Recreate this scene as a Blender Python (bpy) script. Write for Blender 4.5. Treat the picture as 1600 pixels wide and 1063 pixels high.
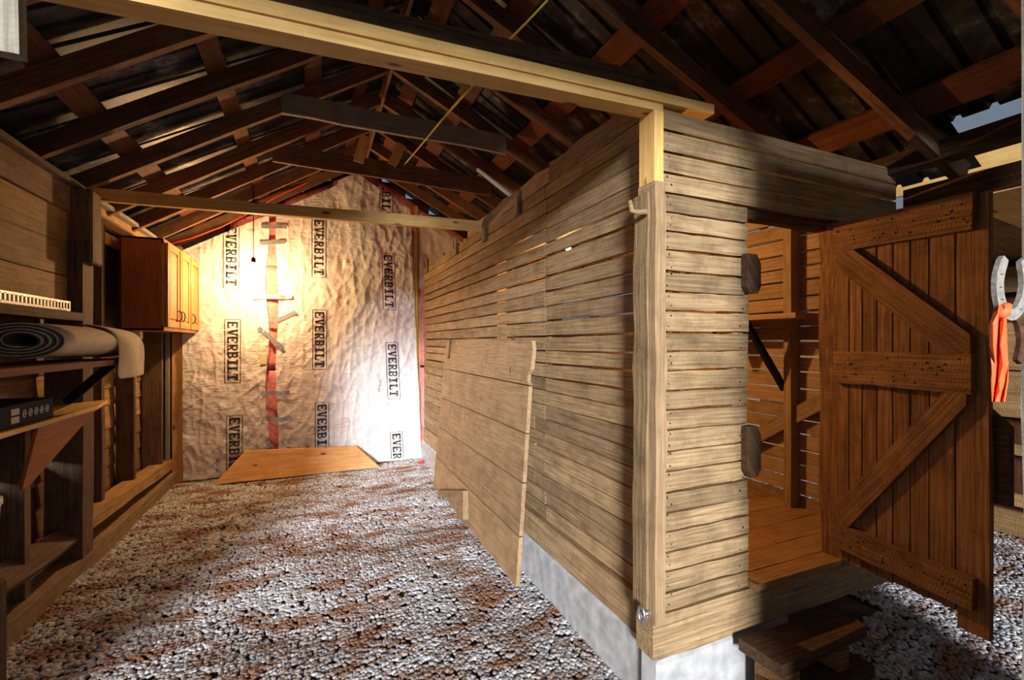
import bpy, bmesh, math, random
from mathutils import Vector, Matrix, noise
random.seed(7)
for o in list(bpy.data.objects): bpy.data.objects.remove(o)
S = bpy.context.scene; C = S.collection
# ------------------------------------------------------------------ camera
FPX, HOR, YAW, EYE = 711.0, 536.0, math.radians(23.4), 1.5
cd = bpy.data.cameras.new('camera'); cam = bpy.data.objects.new('camera', cd); C.objects.link(cam)
cam.location = (0, 0, EYE); cam.rotation_euler = (math.pi/2, 0, -YAW)
cd.sensor_width = 36; cd.lens = FPX/1600*36; cd.shift_y = (HOR-531.5)/1600; cd.clip_start = .02
S.camera = cam
# ------------------------------------------------------------------ world, sun, exposure
W = bpy.data.worlds.new('sky'); S.world = W; W.use_nodes = True
bg = W.node_tree.nodes['Background']; bg.inputs[0].default_value = (.62, .78, 1, 1); bg.inputs[1].default_value = .18
sd = bpy.data.lights.new('sun', 'SUN'); sun = bpy.data.objects.new('sun', sd); C.objects.link(sun)
sd.energy = 5.2; sd.angle = math.radians(11); sd.color = (.93, .96, 1)
SUN = Vector((.385, .923, -.2)); sun.rotation_euler = SUN.to_track_quat('-Z', 'Y').to_euler(); sun.location = (-2, -4, 5)
S.view_settings.view_transform = 'Standard'; S.view_settings.look = 'None'
S.view_settings.gamma = 1; S.view_settings.use_curve_mapping = False; S.view_settings.exposure = .5
# ------------------------------------------------------------------ pixel helpers
_s, _c = math.sin(YAW), math.cos(YAW)
def ray(u, v):
    r = (u-800)/FPX; return Vector((r*_c+_s, _c-r*_s, -(v-HOR)/FPX))
def onX(u, v, X): a = ray(u, v); return Vector((0, 0, EYE))+a*(X/a.x)
def onY(u, v, Y): a = ray(u, v); return Vector((0, 0, EYE))+a*(Y/a.y)
def onZ(u, v, Z): a = ray(u, v); return Vector((0, 0, EYE))+a*((Z-EYE)/a.z)
# ------------------------------------------------------------------ materials
def nt(name):
    m = bpy.data.materials.new(name); m.use_nodes = True; t = m.node_tree
    return m, t, t.nodes['Principled BSDF']
def N(t, kind, **kw):
    n = t.nodes.new(kind)
    for k, v in kw.items():
        if k[0] == 'i': n.inputs[int(k[1:])].default_value = v
        else: setattr(n, k, v)
    return n
def ramp(t, fac, stops):
    r = t.nodes.new('ShaderNodeValToRGB'); e = r.color_ramp.elements
    while len(e) < len(stops): e.new(.5)
    for q, (p, c) in zip(e, stops): q.position = p; q.color = (*c, 1)
    t.links.new(fac, r.inputs[0]); return r.outputs[0]
def mix(t, a, b, fac, mode='MIX'):
    m = t.nodes.new('ShaderNodeMix'); m.data_type = 'RGBA'; m.blend_type = mode
    for s, x in ((0, fac), (6, a), (7, b)):
        if hasattr(x, 'is_linked'): t.links.new(x, m.inputs[s])
        else: m.inputs[s].default_value = x if s == 0 else (*x, 1)
    return m.outputs[2]
def wood(name, dark, light, stain=(.05, .03, .02), stain_amt=.5, rough=.75, saw=.0, grain=18, vary=.35, bump=.4, knots=False):
    m, t, b = nt(name); L = t.links.new
    tc = N(t, 'ShaderNodeTexCoord'); oi = N(t, 'ShaderNodeObjectInfo')
    mul = N(t, 'ShaderNodeMath', operation='MULTIPLY', i1=37.0); L(oi.outputs['Random'], mul.inputs[0])
    add = N(t, 'ShaderNodeVectorMath', operation='ADD'); L(tc.outputs['Object'], add.inputs[0]); L(mul.outputs[0], add.inputs[1])
    mp = N(t, 'ShaderNodeMapping'); mp.inputs['Scale'].default_value = (1.6, grain*3.2, grain*3.2); L(add.outputs[0], mp.inputs[0])
    n1 = N(t, 'ShaderNodeTexNoise'); n1.inputs['Scale'].default_value = 2.2; n1.inputs['Detail'].default_value = 7; n1.inputs['Distortion'].default_value = .6
    L(mp.outputs[0], n1.inputs[0])
    col = ramp(t, n1.outputs[0], [(.3, dark), (.68, light)])
    n2 = N(t, 'ShaderNodeTexNoise'); n2.inputs['Scale'].default_value = 6.5; n2.inputs['Detail'].default_value = 9; n2.inputs['Roughness'].default_value = .74
    L(add.outputs[0], n2.inputs[0])
    sf = ramp(t, n2.outputs[0], [(.46, (0, 0, 0)), (.72, (stain_amt,)*3)])
    col = mix(t, col, stain, sf)
    if knots:
        vo = N(t, 'ShaderNodeTexVoronoi'); vo.inputs['Scale'].default_value = 1.0
        mk = N(t, 'ShaderNodeMapping'); mk.inputs['Scale'].default_value = (3.2, 9, 9); L(add.outputs[0], mk.inputs[0]); L(mk.outputs[0], vo.inputs[0])
        kf = ramp(t, vo.outputs[0], [(.07, (1, 1, 1)), (.13, (0, 0, 0))]); col = mix(t, col, (.14, .045, .02), kf)
    vr = N(t, 'ShaderNodeMapRange'); vr.inputs[3].default_value = 1-vary; vr.inputs[4].default_value = 1+vary*.6; L(oi.outputs['Random'], vr.inputs[0])
    col = mix(t, col, vr.outputs[0], 1.0, 'MULTIPLY')
    L(col, b.inputs['Base Color']); b.inputs['Roughness'].default_value = rough; b.inputs['Specular IOR Level'].default_value = .25
    h = n1.outputs[0]
    if saw:
        ms = N(t, 'ShaderNodeMapping'); ms.inputs['Rotation'].default_value = (0, 0, .25); L(add.outputs[0], ms.inputs[0])
        wv = N(t, 'ShaderNodeTexWave'); wv.inputs['Scale'].default_value = 24; wv.inputs['Distortion'].default_value = 7; wv.inputs['Detail'].default_value = 4; wv.inputs['Detail Scale'].default_value = 1.6
        L(ms.outputs[0], wv.inputs[0])
        ad = N(t, 'ShaderNodeMath', operation='MULTIPLY_ADD', i1=saw); L(wv.outputs[1], ad.inputs[0]); L(h, ad.inputs[2]); h = ad.outputs[0]
    bp = N(t, 'ShaderNodeBump'); bp.inputs['Strength'].default_value = bump; bp.inputs['Distance'].default_value = .004; L(h, bp.inputs['Height']); L(bp.outputs[0], b.inputs['Normal'])
    return m
def plain(name, col, rough=.5, metal=0., noise_amt=.0, scale=20, bump=0., spec=.5):
    m, t, b = nt(name); L = t.links.new
    tc = N(t, 'ShaderNodeTexCoord'); n = N(t, 'ShaderNodeTexNoise'); n.inputs['Scale'].default_value = scale; n.inputs['Detail'].default_value = 6; L(tc.outputs['Object'], n.inputs[0])
    c2 = tuple(x*(1-noise_amt) for x in col)
    L(ramp(t, n.outputs[0], [(.35, c2), (.65, col)]), b.inputs['Base Color'])
    b.inputs['Roughness'].default_value = rough; b.inputs['Metallic'].default_value = metal; b.inputs['Specular IOR Level'].default_value = spec
    if bump:
        bp = N(t, 'ShaderNodeBump'); bp.inputs['Strength'].default_value = bump; bp.inputs['Distance'].default_value = .006; L(n.outputs[0], bp.inputs['Height']); L(bp.outputs[0], b.inputs['Normal'])
    return m
M = {}
M['crib'] = wood('weathered_crib_boards', (.20, .122, .058), (.44, .30, .155), (.07, .042, .022), .6, .8, .25, 16, .28, .7)
M['panel'] = wood('tan_panel_boards', (.25, .15, .075), (.42, .28, .15), (.10, .065, .035), .55, .75, .0, 14, .2, .4)
M['beam'] = wood('old_beam', (.09, .05, .028), (.22, .135, .075), (.03, .018, .012), .6, .8, .2, 14, .3, .6)
M['rafter'] = wood('brown_rafter', (.12, .055, .025), (.26, .135, .06), (.03, .016, .01), .6, .8, .1, 14, .35, .5)
M['purlin'] = wood('red_brown_purlin', (.085, .028, .012), (.18, .062, .023), (.03, .014, .01), .55, .7, 0, 12, .4, .4)
M['grey'] = wood('grey_timber', (.20, .17, .13), (.36, .31, .24), (.09, .075, .06), .5, .85, .2, 16, .2, .6)
M['new'] = wood('new_pine', (.66, .38, .11), (.86, .55, .20), (.45, .23, .07), .4, .6, 0, 9, .12, .2, True)
M['door'] = wood('rough_oak_door', (.14, .06, .022), (.36, .17, .062), (.03, .014, .007), .6, .8, .22, 16, .2, .9)
M['left'] = wood('left_wall_board', (.22, .12, .045), (.42, .25, .10), (.07, .035, .015), .5, .75, .4, 10, .35, .5)  # colour lightened in place of lamplight on the left wall
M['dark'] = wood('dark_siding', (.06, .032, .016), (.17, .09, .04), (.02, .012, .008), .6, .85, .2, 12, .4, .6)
M['floorb'] = wood('crib_floor_planks', (.24, .12, .045), (.42, .23, .09), (.09, .04, .015), .5, .7, 0, 14, .2, .4)
M['cab'] = wood('honey_stained_pine', (.40, .16, .035), (.55, .25, .065), (.25, .08, .02), .35, .32, 0, 8, .08, .1)
M['cabside'] = wood('red_stained_cabinet_side', (.27, .075, .018), (.40, .13, .032), (.16, .04, .012), .35, .4, 0, 6, .05, .1)
M['ply'] = wood('orange_pine_board', (.55, .26, .09), (.72, .40, .17), (.34, .12, .04), .4, .55, 0, 7, .05, .15, True)
M['black'] = plain('black_iron', (.012, .011, .01), .5, .6, .3)
M['steel'] = plain('galvanised_steel', (.62, .64, .66), .32, .9, .25, 30)
M['rust'] = plain('rusty_iron', (.19, .085, .045), .7, .5, .6, 60, .3)
M['shoe'] = plain('worn_grey_iron', (.50, .46, .40), .55, .35, .35, 90, .3)
M['orange'] = plain('orange_ribbon', (.95, .17, .045), .6, 0, .15, 14)
M['cord'] = plain('orange_cord', (.80, .06, .015), .45)
M['yellow'] = plain('yellow_rope', (.70, .46, .06), .7, 0, .3, 80)
M['white'] = plain('white_paint', (.75, .72, .66), .5, 0, .15)
M['beige'] = plain('beige_plastic', (.66, .55, .36), .4)
M['concrete'] = plain('grey_concrete', (.50, .49, .48), .9, 0, .35, 14, .6)
M['soil'] = plain('brown_soil', (.115, .06, .03), .95, 0, .5, 9, .8)
M['carton'] = plain('black_carton', (.010, .010, .014), .7, spec=.15)
M['print'] = plain('black_print', (.012, .012, .014), .5)
M['tanprint'] = plain('tan_print', (.42, .33, .20), .5)
M['greyprint'] = plain('grey_print', (.30, .29, .28), .5)
M['red'] = plain('red_plastic', (.70, .03, .03), .4)
def m_jute():
    m, t, b = nt('jute_backing'); L = t.links.new
    tc = N(t, 'ShaderNodeTexCoord'); w = N(t, 'ShaderNodeTexWave'); w.inputs['Scale'].default_value = 90; w.inputs['Distortion'].default_value = 1.5
    w2 = N(t, 'ShaderNodeTexWave', bands_direction='Z'); w2.inputs['Scale'].default_value = 90; w2.inputs['Distortion'].default_value = 1.5
    L(tc.outputs['Object'], w.inputs[0]); L(tc.outputs['Object'], w2.inputs[0])
    n = N(t, 'ShaderNodeTexNoise'); n.inputs['Scale'].default_value = 7; n.inputs['Detail'].default_value = 5; L(tc.outputs['Object'], n.inputs[0])
    c = ramp(t, n.outputs[0], [(.3, (.48, .38, .24)), (.7, (.70, .58, .40))])
    mm = N(t, 'ShaderNodeMath', operation='MULTIPLY'); L(w.outputs[1], mm.inputs[0]); L(w2.outputs[1], mm.inputs[1])
    L(mix(t, c, (.72, .65, .54), mm.outputs[0]), b.inputs['Base Color']); b.inputs['Roughness'].default_value = .8
    bp = N(t, 'ShaderNodeBump'); bp.inputs['Strength'].default_value = .5; bp.inputs['Distance'].default_value = .003; L(mm.outputs[0], bp.inputs['Height']); L(bp.outputs[0], b.inputs['Normal'])
    return m
M['jute'] = m_jute()
M['pile'] = plain('brown_carpet_pile', (.16, .085, .04), .95, 0, .6, 120, .8)
def m_tin():
    m, t, b = nt('old_roof_tin'); L = t.links.new
    tc = N(t, 'ShaderNodeTexCoord'); n = N(t, 'ShaderNodeTexNoise'); n.inputs['Scale'].default_value = 3.2; n.inputs['Detail'].default_value = 9; n.inputs['Roughness'].default_value = .7; L(tc.outputs['Object'], n.inputs[0])
    L(ramp(t, n.outputs[0], [(.45, (.012, .011, .010)), (.56, (.045, .043, .042)), (.68, (.26, .26, .26))]), b.inputs['Base Color'])
    b.inputs['Metallic'].default_value = .45; b.inputs['Roughness'].default_value = .5
    return m
M['tin'] = m_tin()
def m_film():
    m, t, b = nt('clear_vapour_film'); L = t.links.new
    tc = N(t, 'ShaderNodeTexCoord'); mp = N(t, 'ShaderNodeMapping'); mp.inputs['Scale'].default_value = (11, 11, 34); mp.inputs['Rotation'].default_value = (0, .6, 0); L(tc.outputs['Object'], mp.inputs[0])
    n = N(t, 'ShaderNodeTexNoise'); n.inputs['Scale'].default_value = 1.4; n.inputs['Detail'].default_value = 5; n.inputs['Distortion'].default_value = .8; L(mp.outputs[0], n.inputs[0])
    bp = N(t, 'ShaderNodeBump'); bp.inputs['Strength'].default_value = .7; bp.inputs['Distance'].default_value = .02; L(n.outputs[0], bp.inputs['Height'])
    b.inputs['Base Color'].default_value = (.92, .91, .90, 1); b.inputs['Roughness'].default_value = .22; b.inputs['Alpha'].default_value = .68
    L(bp.outputs[0], b.inputs['Normal'])
    return m
M['film'] = m_film()
M['pink'] = plain('pink_insulation', (.80, .28, .27), .95, 0, .35, 26, 1.0)
M['tape'] = plain('silver_tape', (.62, .65, .68), .25, .7, .2, 40)
def m_pebble():
    m, t, b = nt('river_pebble'); L = t.links.new
    oi = N(t, 'ShaderNodeObjectInfo'); ge = N(t, 'ShaderNodeNewGeometry')
    c = ramp(t, oi.outputs['Random'], [(0, (.24, .23, .24)), (.3, (.40, .40, .42)), (.6, (.52, .53, .56)), (.85, (.66, .67, .70)), (1, (.42, .30, .20))])
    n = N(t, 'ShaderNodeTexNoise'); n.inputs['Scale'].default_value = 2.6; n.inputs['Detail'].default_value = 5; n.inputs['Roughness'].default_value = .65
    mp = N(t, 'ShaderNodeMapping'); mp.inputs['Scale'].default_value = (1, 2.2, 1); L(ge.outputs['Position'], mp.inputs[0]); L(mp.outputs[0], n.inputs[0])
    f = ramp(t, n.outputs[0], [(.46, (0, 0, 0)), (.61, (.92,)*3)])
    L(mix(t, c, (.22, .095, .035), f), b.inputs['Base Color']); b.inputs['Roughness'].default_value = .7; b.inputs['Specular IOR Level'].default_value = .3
    return m
M['pebble'] = m_pebble()
def m_bulb(name, col, e):
    m, t, b = nt(name); b.inputs['Base Color'].default_value = (1, .9, .7, 1); b.inputs['Emission Color'].default_value = (*col, 1); b.inputs['Emission Strength'].default_value = e; return m
M['bulb'] = m_bulb('lit_bulb_glass', (1, .72, .40), 40)
# ------------------------------------------------------------------ builders
def tag(o, label=None, cat=None, group=None, kind=None):
    if label: o['label'] = label
    if cat: o['category'] = cat
    if group: o['group'] = group
    if kind: o['kind'] = kind
    return o
def empty(name, loc=(0, 0, 0), **kw):
    o = bpy.data.objects.new(name, None); C.objects.link(o); o.location = loc; o.empty_display_size = .1; o['_w'] = list(loc)
    return tag(o, **kw)
def link(name, me, mat, parent=None, mw=None):
    me.materials.append(M[mat] if isinstance(mat, str) else mat)
    o = bpy.data.objects.new(name, me); C.objects.link(o); mw = mw or Matrix()
    if parent:
        o.parent = parent; p = Vector(parent['_w']) if '_w' in parent else parent.matrix_basis.translation
        if '_m' in parent: o.matrix_basis = Matrix([list(r) for r in zip(*[iter(parent['_m'])]*4)]).inverted() @ mw
        else: o.matrix_basis = Matrix.Translation(-p) @ mw
    else: o.matrix_basis = mw
    o['_m'] = [x for r in mw for x in r]
    return o
def plank(name, a, b, w, t, n, mat, parent=None, jit=.003, seg=5, bow=0.):
    """board with centre line a-b, width w, thickness t along n; local X runs with the grain"""
    a, b, n = Vector(a), Vector(b), Vector(n).normalized()
    ln = (b-a).length; x = (b-a)/ln; y = n.cross(x).normalized(); z = x.cross(y)
    vs, fs = [], []
    for i in range(seg+1):
        s = i/seg; q = s*ln; bo = bow*4*s*(1-s)
        e1, e2, e3 = (random.uniform(-jit, jit) for _ in range(3))
        k = random.uniform(-jit, jit) if i in (0, seg) else 0
        for sy, sz in ((-1, -1), (1, -1), (1, 1), (-1, 1)):
            vs.append((q+k, sy*w/2+(e1 if sy < 0 else e2)+bo, sz*t/2+e3*.5))
    for i in range(seg):
        for j in range(4):
            p, r = i*4+j, i*4+(j+1) % 4; fs.append((p, p+4, r+4, r))
    fs += [(0, 1, 2, 3), tuple(seg*4+j for j in (3, 2, 1, 0))]
    me = bpy.data.meshes.new(name); me.from_pydata(vs, [], fs)
    bm = bmesh.new(); bm.from_mesh(me); bmesh.ops.recalc_face_normals(bm, faces=bm.faces); bm.to_mesh(me); bm.free()
    mw = Matrix((x, y, z)).transposed().to_4x4(); mw.translation = a
    return link(name, me, mat, parent, mw)
def box(name, lo, hi, mat, parent=None, bev=.004, jit=0):
    lo, hi = Vector(lo), Vector(hi); c = (lo+hi)/2; d = hi-lo
    bm = bmesh.new(); bmesh.ops.create_cube(bm, size=1)
    for v in bm.verts:
        v.co = Vector((v.co.x*d.x, v.co.y*d.y, v.co.z*d.z))+Vector([random.uniform(-jit, jit) for _ in range(3)])
    if bev: bmesh.ops.bevel(bm, geom=bm.edges[:], offset=min(bev, min(d)*.3), segments=1, affect='EDGES')
    # local X along the longest side, so that the grain follows it
    k = max(range(3), key=lambda i: d[i]); R = Matrix.Identity(3)
    if k == 1: R = Matrix(((0, -1, 0), (1, 0, 0), (0, 0, 1)))
    if k == 2: R = Matrix(((0, 0, -1), (0, 1, 0), (1, 0, 0)))
    for v in bm.verts: v.co = R.inverted() @ v.co
    me = bpy.data.meshes.new(name); bm.to_mesh(me); bm.free()
    mw = R.to_4x4(); mw.translation = c
    return link(name, me, mat, parent, mw)
def prism(name, pts, th, mat, parent=None):
    """flat outline pts (world, planar) given a thickness vector th"""
    pts = [Vector(p) for p in pts]; th = Vector(th); o = pts[0].copy(); n = len(pts)
    x = (pts[1]-pts[0]).normalized(); z = th.normalized(); y = z.cross(x).normalized(); x = y.cross(z)
    R = Matrix((x, y, z)).transposed(); Ri = R.inverted()
    vs = [Ri @ (p-o) for p in pts]+[Ri @ (p+th-o) for p in pts]
    fs = [tuple(range(n))[::-1], tuple(range(n, 2*n))]+[(i, (i+1) % n, n+(i+1) % n, n+i) for i in range(n)]
    me = bpy.data.meshes.new(name); me.from_pydata([tuple(v) for v in vs], [], fs)
    bm = bmesh.new(); bm.from_mesh(me); bmesh.ops.recalc_face_normals(bm, faces=bm.faces); bm.to_mesh(me); bm.free()
    mw = R.to_4x4(); mw.translation = o
    return link(name, me, mat, parent, mw)
def tube(name, pts, r, mat, parent=None, ns=8, flat=1., smooth=True):
    pts = [Vector(p) for p in pts]; vs, fs = [], []; o = pts[0].copy(); ref = None
    rr = r if isinstance(r, (list, tuple)) else [r]*len(pts)
    for i, p in enumerate(pts):
        t = (pts[min(i+1, len(pts)-1)]-pts[max(i-1, 0)]).normalized()
        if ref is None: ref = t.orthogonal().normalized()
        ref = (ref-t*ref.dot(t)).normalized(); b = t.cross(ref)
        for k in range(ns):
            a = 2*math.pi*k/ns; vs.append(tuple(p-o+ref*math.cos(a)*rr[i]+b*math.sin(a)*rr[i]*flat))
    for i in range(len(pts)-1):
        for k in range(ns): fs.append((i*ns+k, i*ns+(k+1) % ns, (i+1)*ns+(k+1) % ns, (i+1)*ns+k))
    fs += [tuple(range(ns))[::-1], tuple((len(pts)-1)*ns+k for k in range(ns))]
    me = bpy.data.meshes.new(name); me.from_pydata(vs, [], fs)
    if smooth: me.polygons.foreach_set('use_smooth', [True]*len(fs))
    return link(name, me, mat, parent, Matrix.Translation(o))
def lathe(name, prof, c, mat, parent=None, ns=20):
    vs, fs = [], []
    for r, z in prof:
        for k in range(ns): a = 2*math.pi*k/ns; vs.append((r*math.cos(a), r*math.sin(a), z))
    for i in range(len(prof)-1):
        for k in range(ns): fs.append((i*ns+k, i*ns+(k+1) % ns, (i+1)*ns+(k+1) % ns, (i+1)*ns+k))
    fs += [tuple(range(ns))[::-1], tuple((len(prof)-1)*ns+k for k in range(ns))]
    me = bpy.data.meshes.new(name); me.from_pydata(vs, [], fs); me.polygons.foreach_set('use_smooth', [True]*len(fs))
    return link(name, me, mat, parent, Matrix.Translation(Vector(c)))
def U(a, b): return random.uniform(a, b)
def bulb(name, c, label, watts, color, up=.10, glass=.03):
    t = empty(name, c, label=label, cat='lamp')
    lathe('bulb_glass', [(.002, -glass*1.25), (glass*.6, -glass*1.05), (glass, -glass*.2), (glass*.85, glass*.5), (glass*.45, glass*1.2), (glass*.42, glass*1.5)], c, 'bulb', t)
    lathe('socket', [(glass*.5, glass*1.4), (glass*.6, glass*1.5), (glass*.6, glass*2.6), (glass*.3, glass*3)], c, 'black', t)
    tube('cable', [Vector(c)+Vector((0, 0, glass*2.9)), Vector(c)+Vector((0, 0, up))], .004, 'black', t)
    ld = bpy.data.lights.new(name+'_light', 'POINT'); lo = bpy.data.objects.new(name+'_light', ld); C.objects.link(lo)
    ld.energy = watts; ld.color = color; ld.shadow_soft_size = glass
    lo.parent = t; lo.location = (0, 0, -glass*1.6)
    return t
# ================================================================== THE SETTING
# ---- ground and gravel
def ground_z(x, y):
    p = Vector((x*1.1, y*1.7, 0)); return .035*noise.noise(p)+.015*noise.noise(p*2.7)
def grid_mesh(name, rects, step, dz, zmin=None):
    vs, fs, ix = [], [], {}
    def vid(i, j):
        if (i, j) not in ix:
            ix[(i, j)] = len(vs); x, y = i*step, j*step; vs.append((x, y, ground_z(x, y)+dz))
        return ix[(i, j)]
    for x0, x1, y0, y1 in rects:
        for i in range(round(x0/step), round(x1/step)):
            for j in range(round(y0/step), round(y1/step)): fs.append((vid(i, j), vid(i+1, j), vid(i+1, j+1), vid(i, j+1)))
    me = bpy.data.meshes.new(name); me.from_pydata(vs, [], fs); return me
fl = link('floor', grid_mesh('floor', [(-4, 7, -5, 8)], .1, -.02), 'soil'); tag(fl, 'brown soil ground under the gravel', 'ground', kind='structure')
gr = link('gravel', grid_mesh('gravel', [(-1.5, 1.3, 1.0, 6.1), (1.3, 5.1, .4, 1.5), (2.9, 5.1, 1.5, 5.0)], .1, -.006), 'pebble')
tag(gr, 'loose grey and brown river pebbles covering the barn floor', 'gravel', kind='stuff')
def pebbles(o):
    g = bpy.data.node_groups.new('pebbles', 'GeometryNodeTree')
    g.interface.new_socket('Geometry', in_out='INPUT', socket_type='NodeSocketGeometry'); g.interface.new_socket('Geometry', in_out='OUTPUT', socket_type='NodeSocketGeometry')
    n = g.nodes; L = g.links.new
    gi, go = n.new('NodeGroupInput'), n.new('NodeGroupOutput')
    d = n.new('GeometryNodeDistributePointsOnFaces'); d.inputs['Density'].default_value = 3600
    ic = n.new('GeometryNodeMeshIcoSphere'); ic.inputs['Radius'].default_value = .0135; ic.inputs['Subdivisions'].default_value = 2
    sp = n.new('GeometryNodeSetPosition'); ns = n.new('ShaderNodeTexNoise'); ns.inputs['Scale'].default_value = 45
    sub = n.new('ShaderNodeVectorMath'); sub.operation = 'SUBTRACT'; sub.inputs[1].default_value = (.5, .5, .5)
    sc = n.new('ShaderNodeVectorMath'); sc.operation = 'SCALE'; sc.inputs[3].default_value = .016
    L(ns.outputs[1], sub.inputs[0]); L(sub.outputs[0], sc.inputs[0]); L(ic.outputs[0], sp.inputs[0]); L(sc.outputs[0], sp.inputs['Offset'])
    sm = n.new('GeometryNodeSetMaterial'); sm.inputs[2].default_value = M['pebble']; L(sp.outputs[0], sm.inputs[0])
    ss = n.new('GeometryNodeSetShadeSmooth'); L(sm.outputs[0], ss.inputs[0])
    ip = n.new('GeometryNodeInstanceOnPoints'); L(gi.outputs[0], d.inputs[0]); L(d.outputs[0], ip.inputs[0]); L(ss.outputs[0], ip.inputs['Instance'])
    r1 = n.new('FunctionNodeRandomValue'); r1.data_type = 'FLOAT_VECTOR'; r1.inputs[0].default_value = (-.45, -.45, 0); r1.inputs[1].default_value = (.45, .45, 6.28); L(r1.outputs[0], ip.inputs['Rotation'])
    r2 = n.new('FunctionNodeRandomValue'); r2.data_type = 'FLOAT_VECTOR'; r2.inputs[0].default_value = (.7, .6, .4); r2.inputs[1].default_value = (1.45, 1.15, .75); r2.inputs['Seed'].default_value = 3; L(r2.outputs[0], ip.inputs['Scale'])
    j = n.new('GeometryNodeJoinGeometry'); L(ip.outputs[0], j.inputs[0]); L(j.outputs[0], go.inputs[0])
    md = o.modifiers.new('pebbles', 'NODES'); md.node_group = g
pebbles(gr)

# ---- roof: ridge along Y at X=.56, rafters skewed a little
RX, RZ, SL = .56, 3.69, .578
roof = empty('roof', label='gabled barn roof of brown rafters, red-brown purlins and old tin', cat='roof', kind='structure')
def rz(x, off=0): return RZ-SL*abs(x-RX)+off
def ry(x, yr): return yr-(.12 if x < RX else .15)*(x-RX)
RY = [.05, .48, 1.02, 1.56, 2.10, 2.63, 3.17, 3.74, 4.30, 4.83, 5.34, 5.80]
EL, ER = -1.72, 2.98
nL = Vector((-SL, 0, 1)).normalized(); nR = Vector((SL, 0, 1)).normalized()
for yr in RY:
    for side, xe, n in ((-1, EL, nL), (1, ER, nR)):
        if side < 0 and yr < 1.5: continue
        xa = RX+side*.015; q = Vector((0, 0, .055))
        a = Vector((xa, ry(xa, yr), rz(xa)))+q; b = Vector((xe, ry(xe, yr), rz(xe)))+q
        plank('rafter', a, b, .045, .105, n, 'rafter', roof, .004, 6)
plank('ridge_board', (RX, -.1, RZ+.05), (RX, 6.0, RZ+.05), .15, .022, (1, 0, 0), 'rafter', roof)
for x in (.36, -.02, -.55, -1.17, -1.62):
    plank('purlin', (x, 1.2, rz(x, .13)), (x, 6.05, rz(x, .13)), .135+U(-.02, .02), .024, nL, 'purlin', roof, .005, 8)
for x in (.76, 1.12, 1.62, 2.16, 2.62):
    plank('purlin', (x, -.1, rz(x, .13)), (x, 6.05, rz(x, .13)), .14+U(-.02, .02), .024, nR, 'purlin', roof, .005, 8)
def tin(y0, y1, x0, x1, n):
    """ribbed tin sheet; the ribs run up the slope"""
    prof = []; w = y1-y0
    for k in range(5):
        yb = y0+w*k/5
        prof += [(yb, 0), (yb+w*.13, 0), (yb+w*.145, .02), (yb+w*.17, .02), (yb+w*.185, 0)]
    prof.append((y1+.02, .004)); vs, fs = [], []
    for x in (x0, x1):
        for y, d in prof: vs.append((x, y, rz(x, .155)+d))
    k = len(prof)
    for i in range(k-1): fs.append((i, i+1, k+i+1, k+i))
    me = bpy.data.meshes.new('roof_sheet'); me.from_pydata(vs, [], fs)
    o = link('roof_sheet', me, 'tin', roof); md = o.modifiers.new('thick', 'SOLIDIFY'); md.thickness = .002
ys = [-.1+.632*i for i in range(11)]
for i in range(10):
    if ys[i+1] > 1.1: tin(ys[i], ys[i+1], RX-.001, EL-.1, nL)
    else: tin(ys[i], ys[i+1], RX-.001, -.75, nL)
    tin(ys[i], ys[i+1], RX+.001, 2.79 if i == 1 else ER+.1, nR)

# ---- left wall: siding, studs, plates
wl = empty('wall_left', label='left barn wall of rough boards nailed outside bare studs', cat='wall', kind='structure')
z = .10; k = 0
while z < 2.52:
    hgt = U(.15, .2) if z < 1.7 else .20
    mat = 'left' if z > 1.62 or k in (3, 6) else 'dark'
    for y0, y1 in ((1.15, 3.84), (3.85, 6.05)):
        m2 = 'left' if (mat == 'left' or y0 > 3) else 'dark'  # far siding gets the lighter wood so that it looks lamplit
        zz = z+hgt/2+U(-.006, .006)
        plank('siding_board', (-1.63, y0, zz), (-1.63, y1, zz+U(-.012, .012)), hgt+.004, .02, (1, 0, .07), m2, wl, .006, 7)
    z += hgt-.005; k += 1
plank('top_plate', (-1.50, 1.15, 2.42), (-1.50, 3.86, 2.42), .17, .12, (1, 0, 0), 'beam', wl, .006)
plank('plate_cap', (-1.47, 1.15, 2.515), (-1.47, 3.95, 2.515), .16, .03, (0, 0, 1), 'beam', wl, .006)
plank('top_plate', (-1.52, 3.9, 2.47), (-1.52, 6.0, 2.47), .12, .05, (1, 0, 0), 'left', wl, .004)
plank('plate_cap', (-1.50, 3.9, 2.545), (-1.50, 6.0, 2.545), .12, .03, (0, 0, 1), 'grey', wl, .004)
plank('girt', (-1.57, 4.0, 2.35), (-1.57, 6.0, 2.35), .09, .035, (1, 0, 0), 'new', wl, .004)
plank('wall_post', (-1.47, 3.87, 0), (-1.47, 3.87, 2.5), .15, .19, (1, 0, 0), 'beam', wl, .006, 8)
box('post_block', (-1.40, 3.80, 2.02), (-1.33, 3.95, 2.5), 'beam', wl, .01, .004)
for y, x0, x1, zb, zt in ((3.33, -1.56, -1.44, .1, 1.1), (4.36, -1.6, -1.46, .22, 2.4), (5.05, -1.6, -1.47, .22, 2.4), (5.72, -1.6, -1.44, .1, 2.4), (2.7, -1.6, -1.46, .1, 2.4)):
    plank('stud', ((x0+x1)/2, y, zb), ((x0+x1)/2, y, zt), .055, x1-x0, (1, 0, 0), 'beam', wl, .004)
plank('sill_timber', (-1.47, 1.2, .03), (-1.44, 6.0, .04), .15, .14, (0, 0, 1), 'crib', wl, .008, 10)
plank('lower_girt', (-1.47, 3.97, .28), (-1.47, 6.0, .20), .10, .15, (1, 0, 0), 'left', wl, .006, 7)
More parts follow.
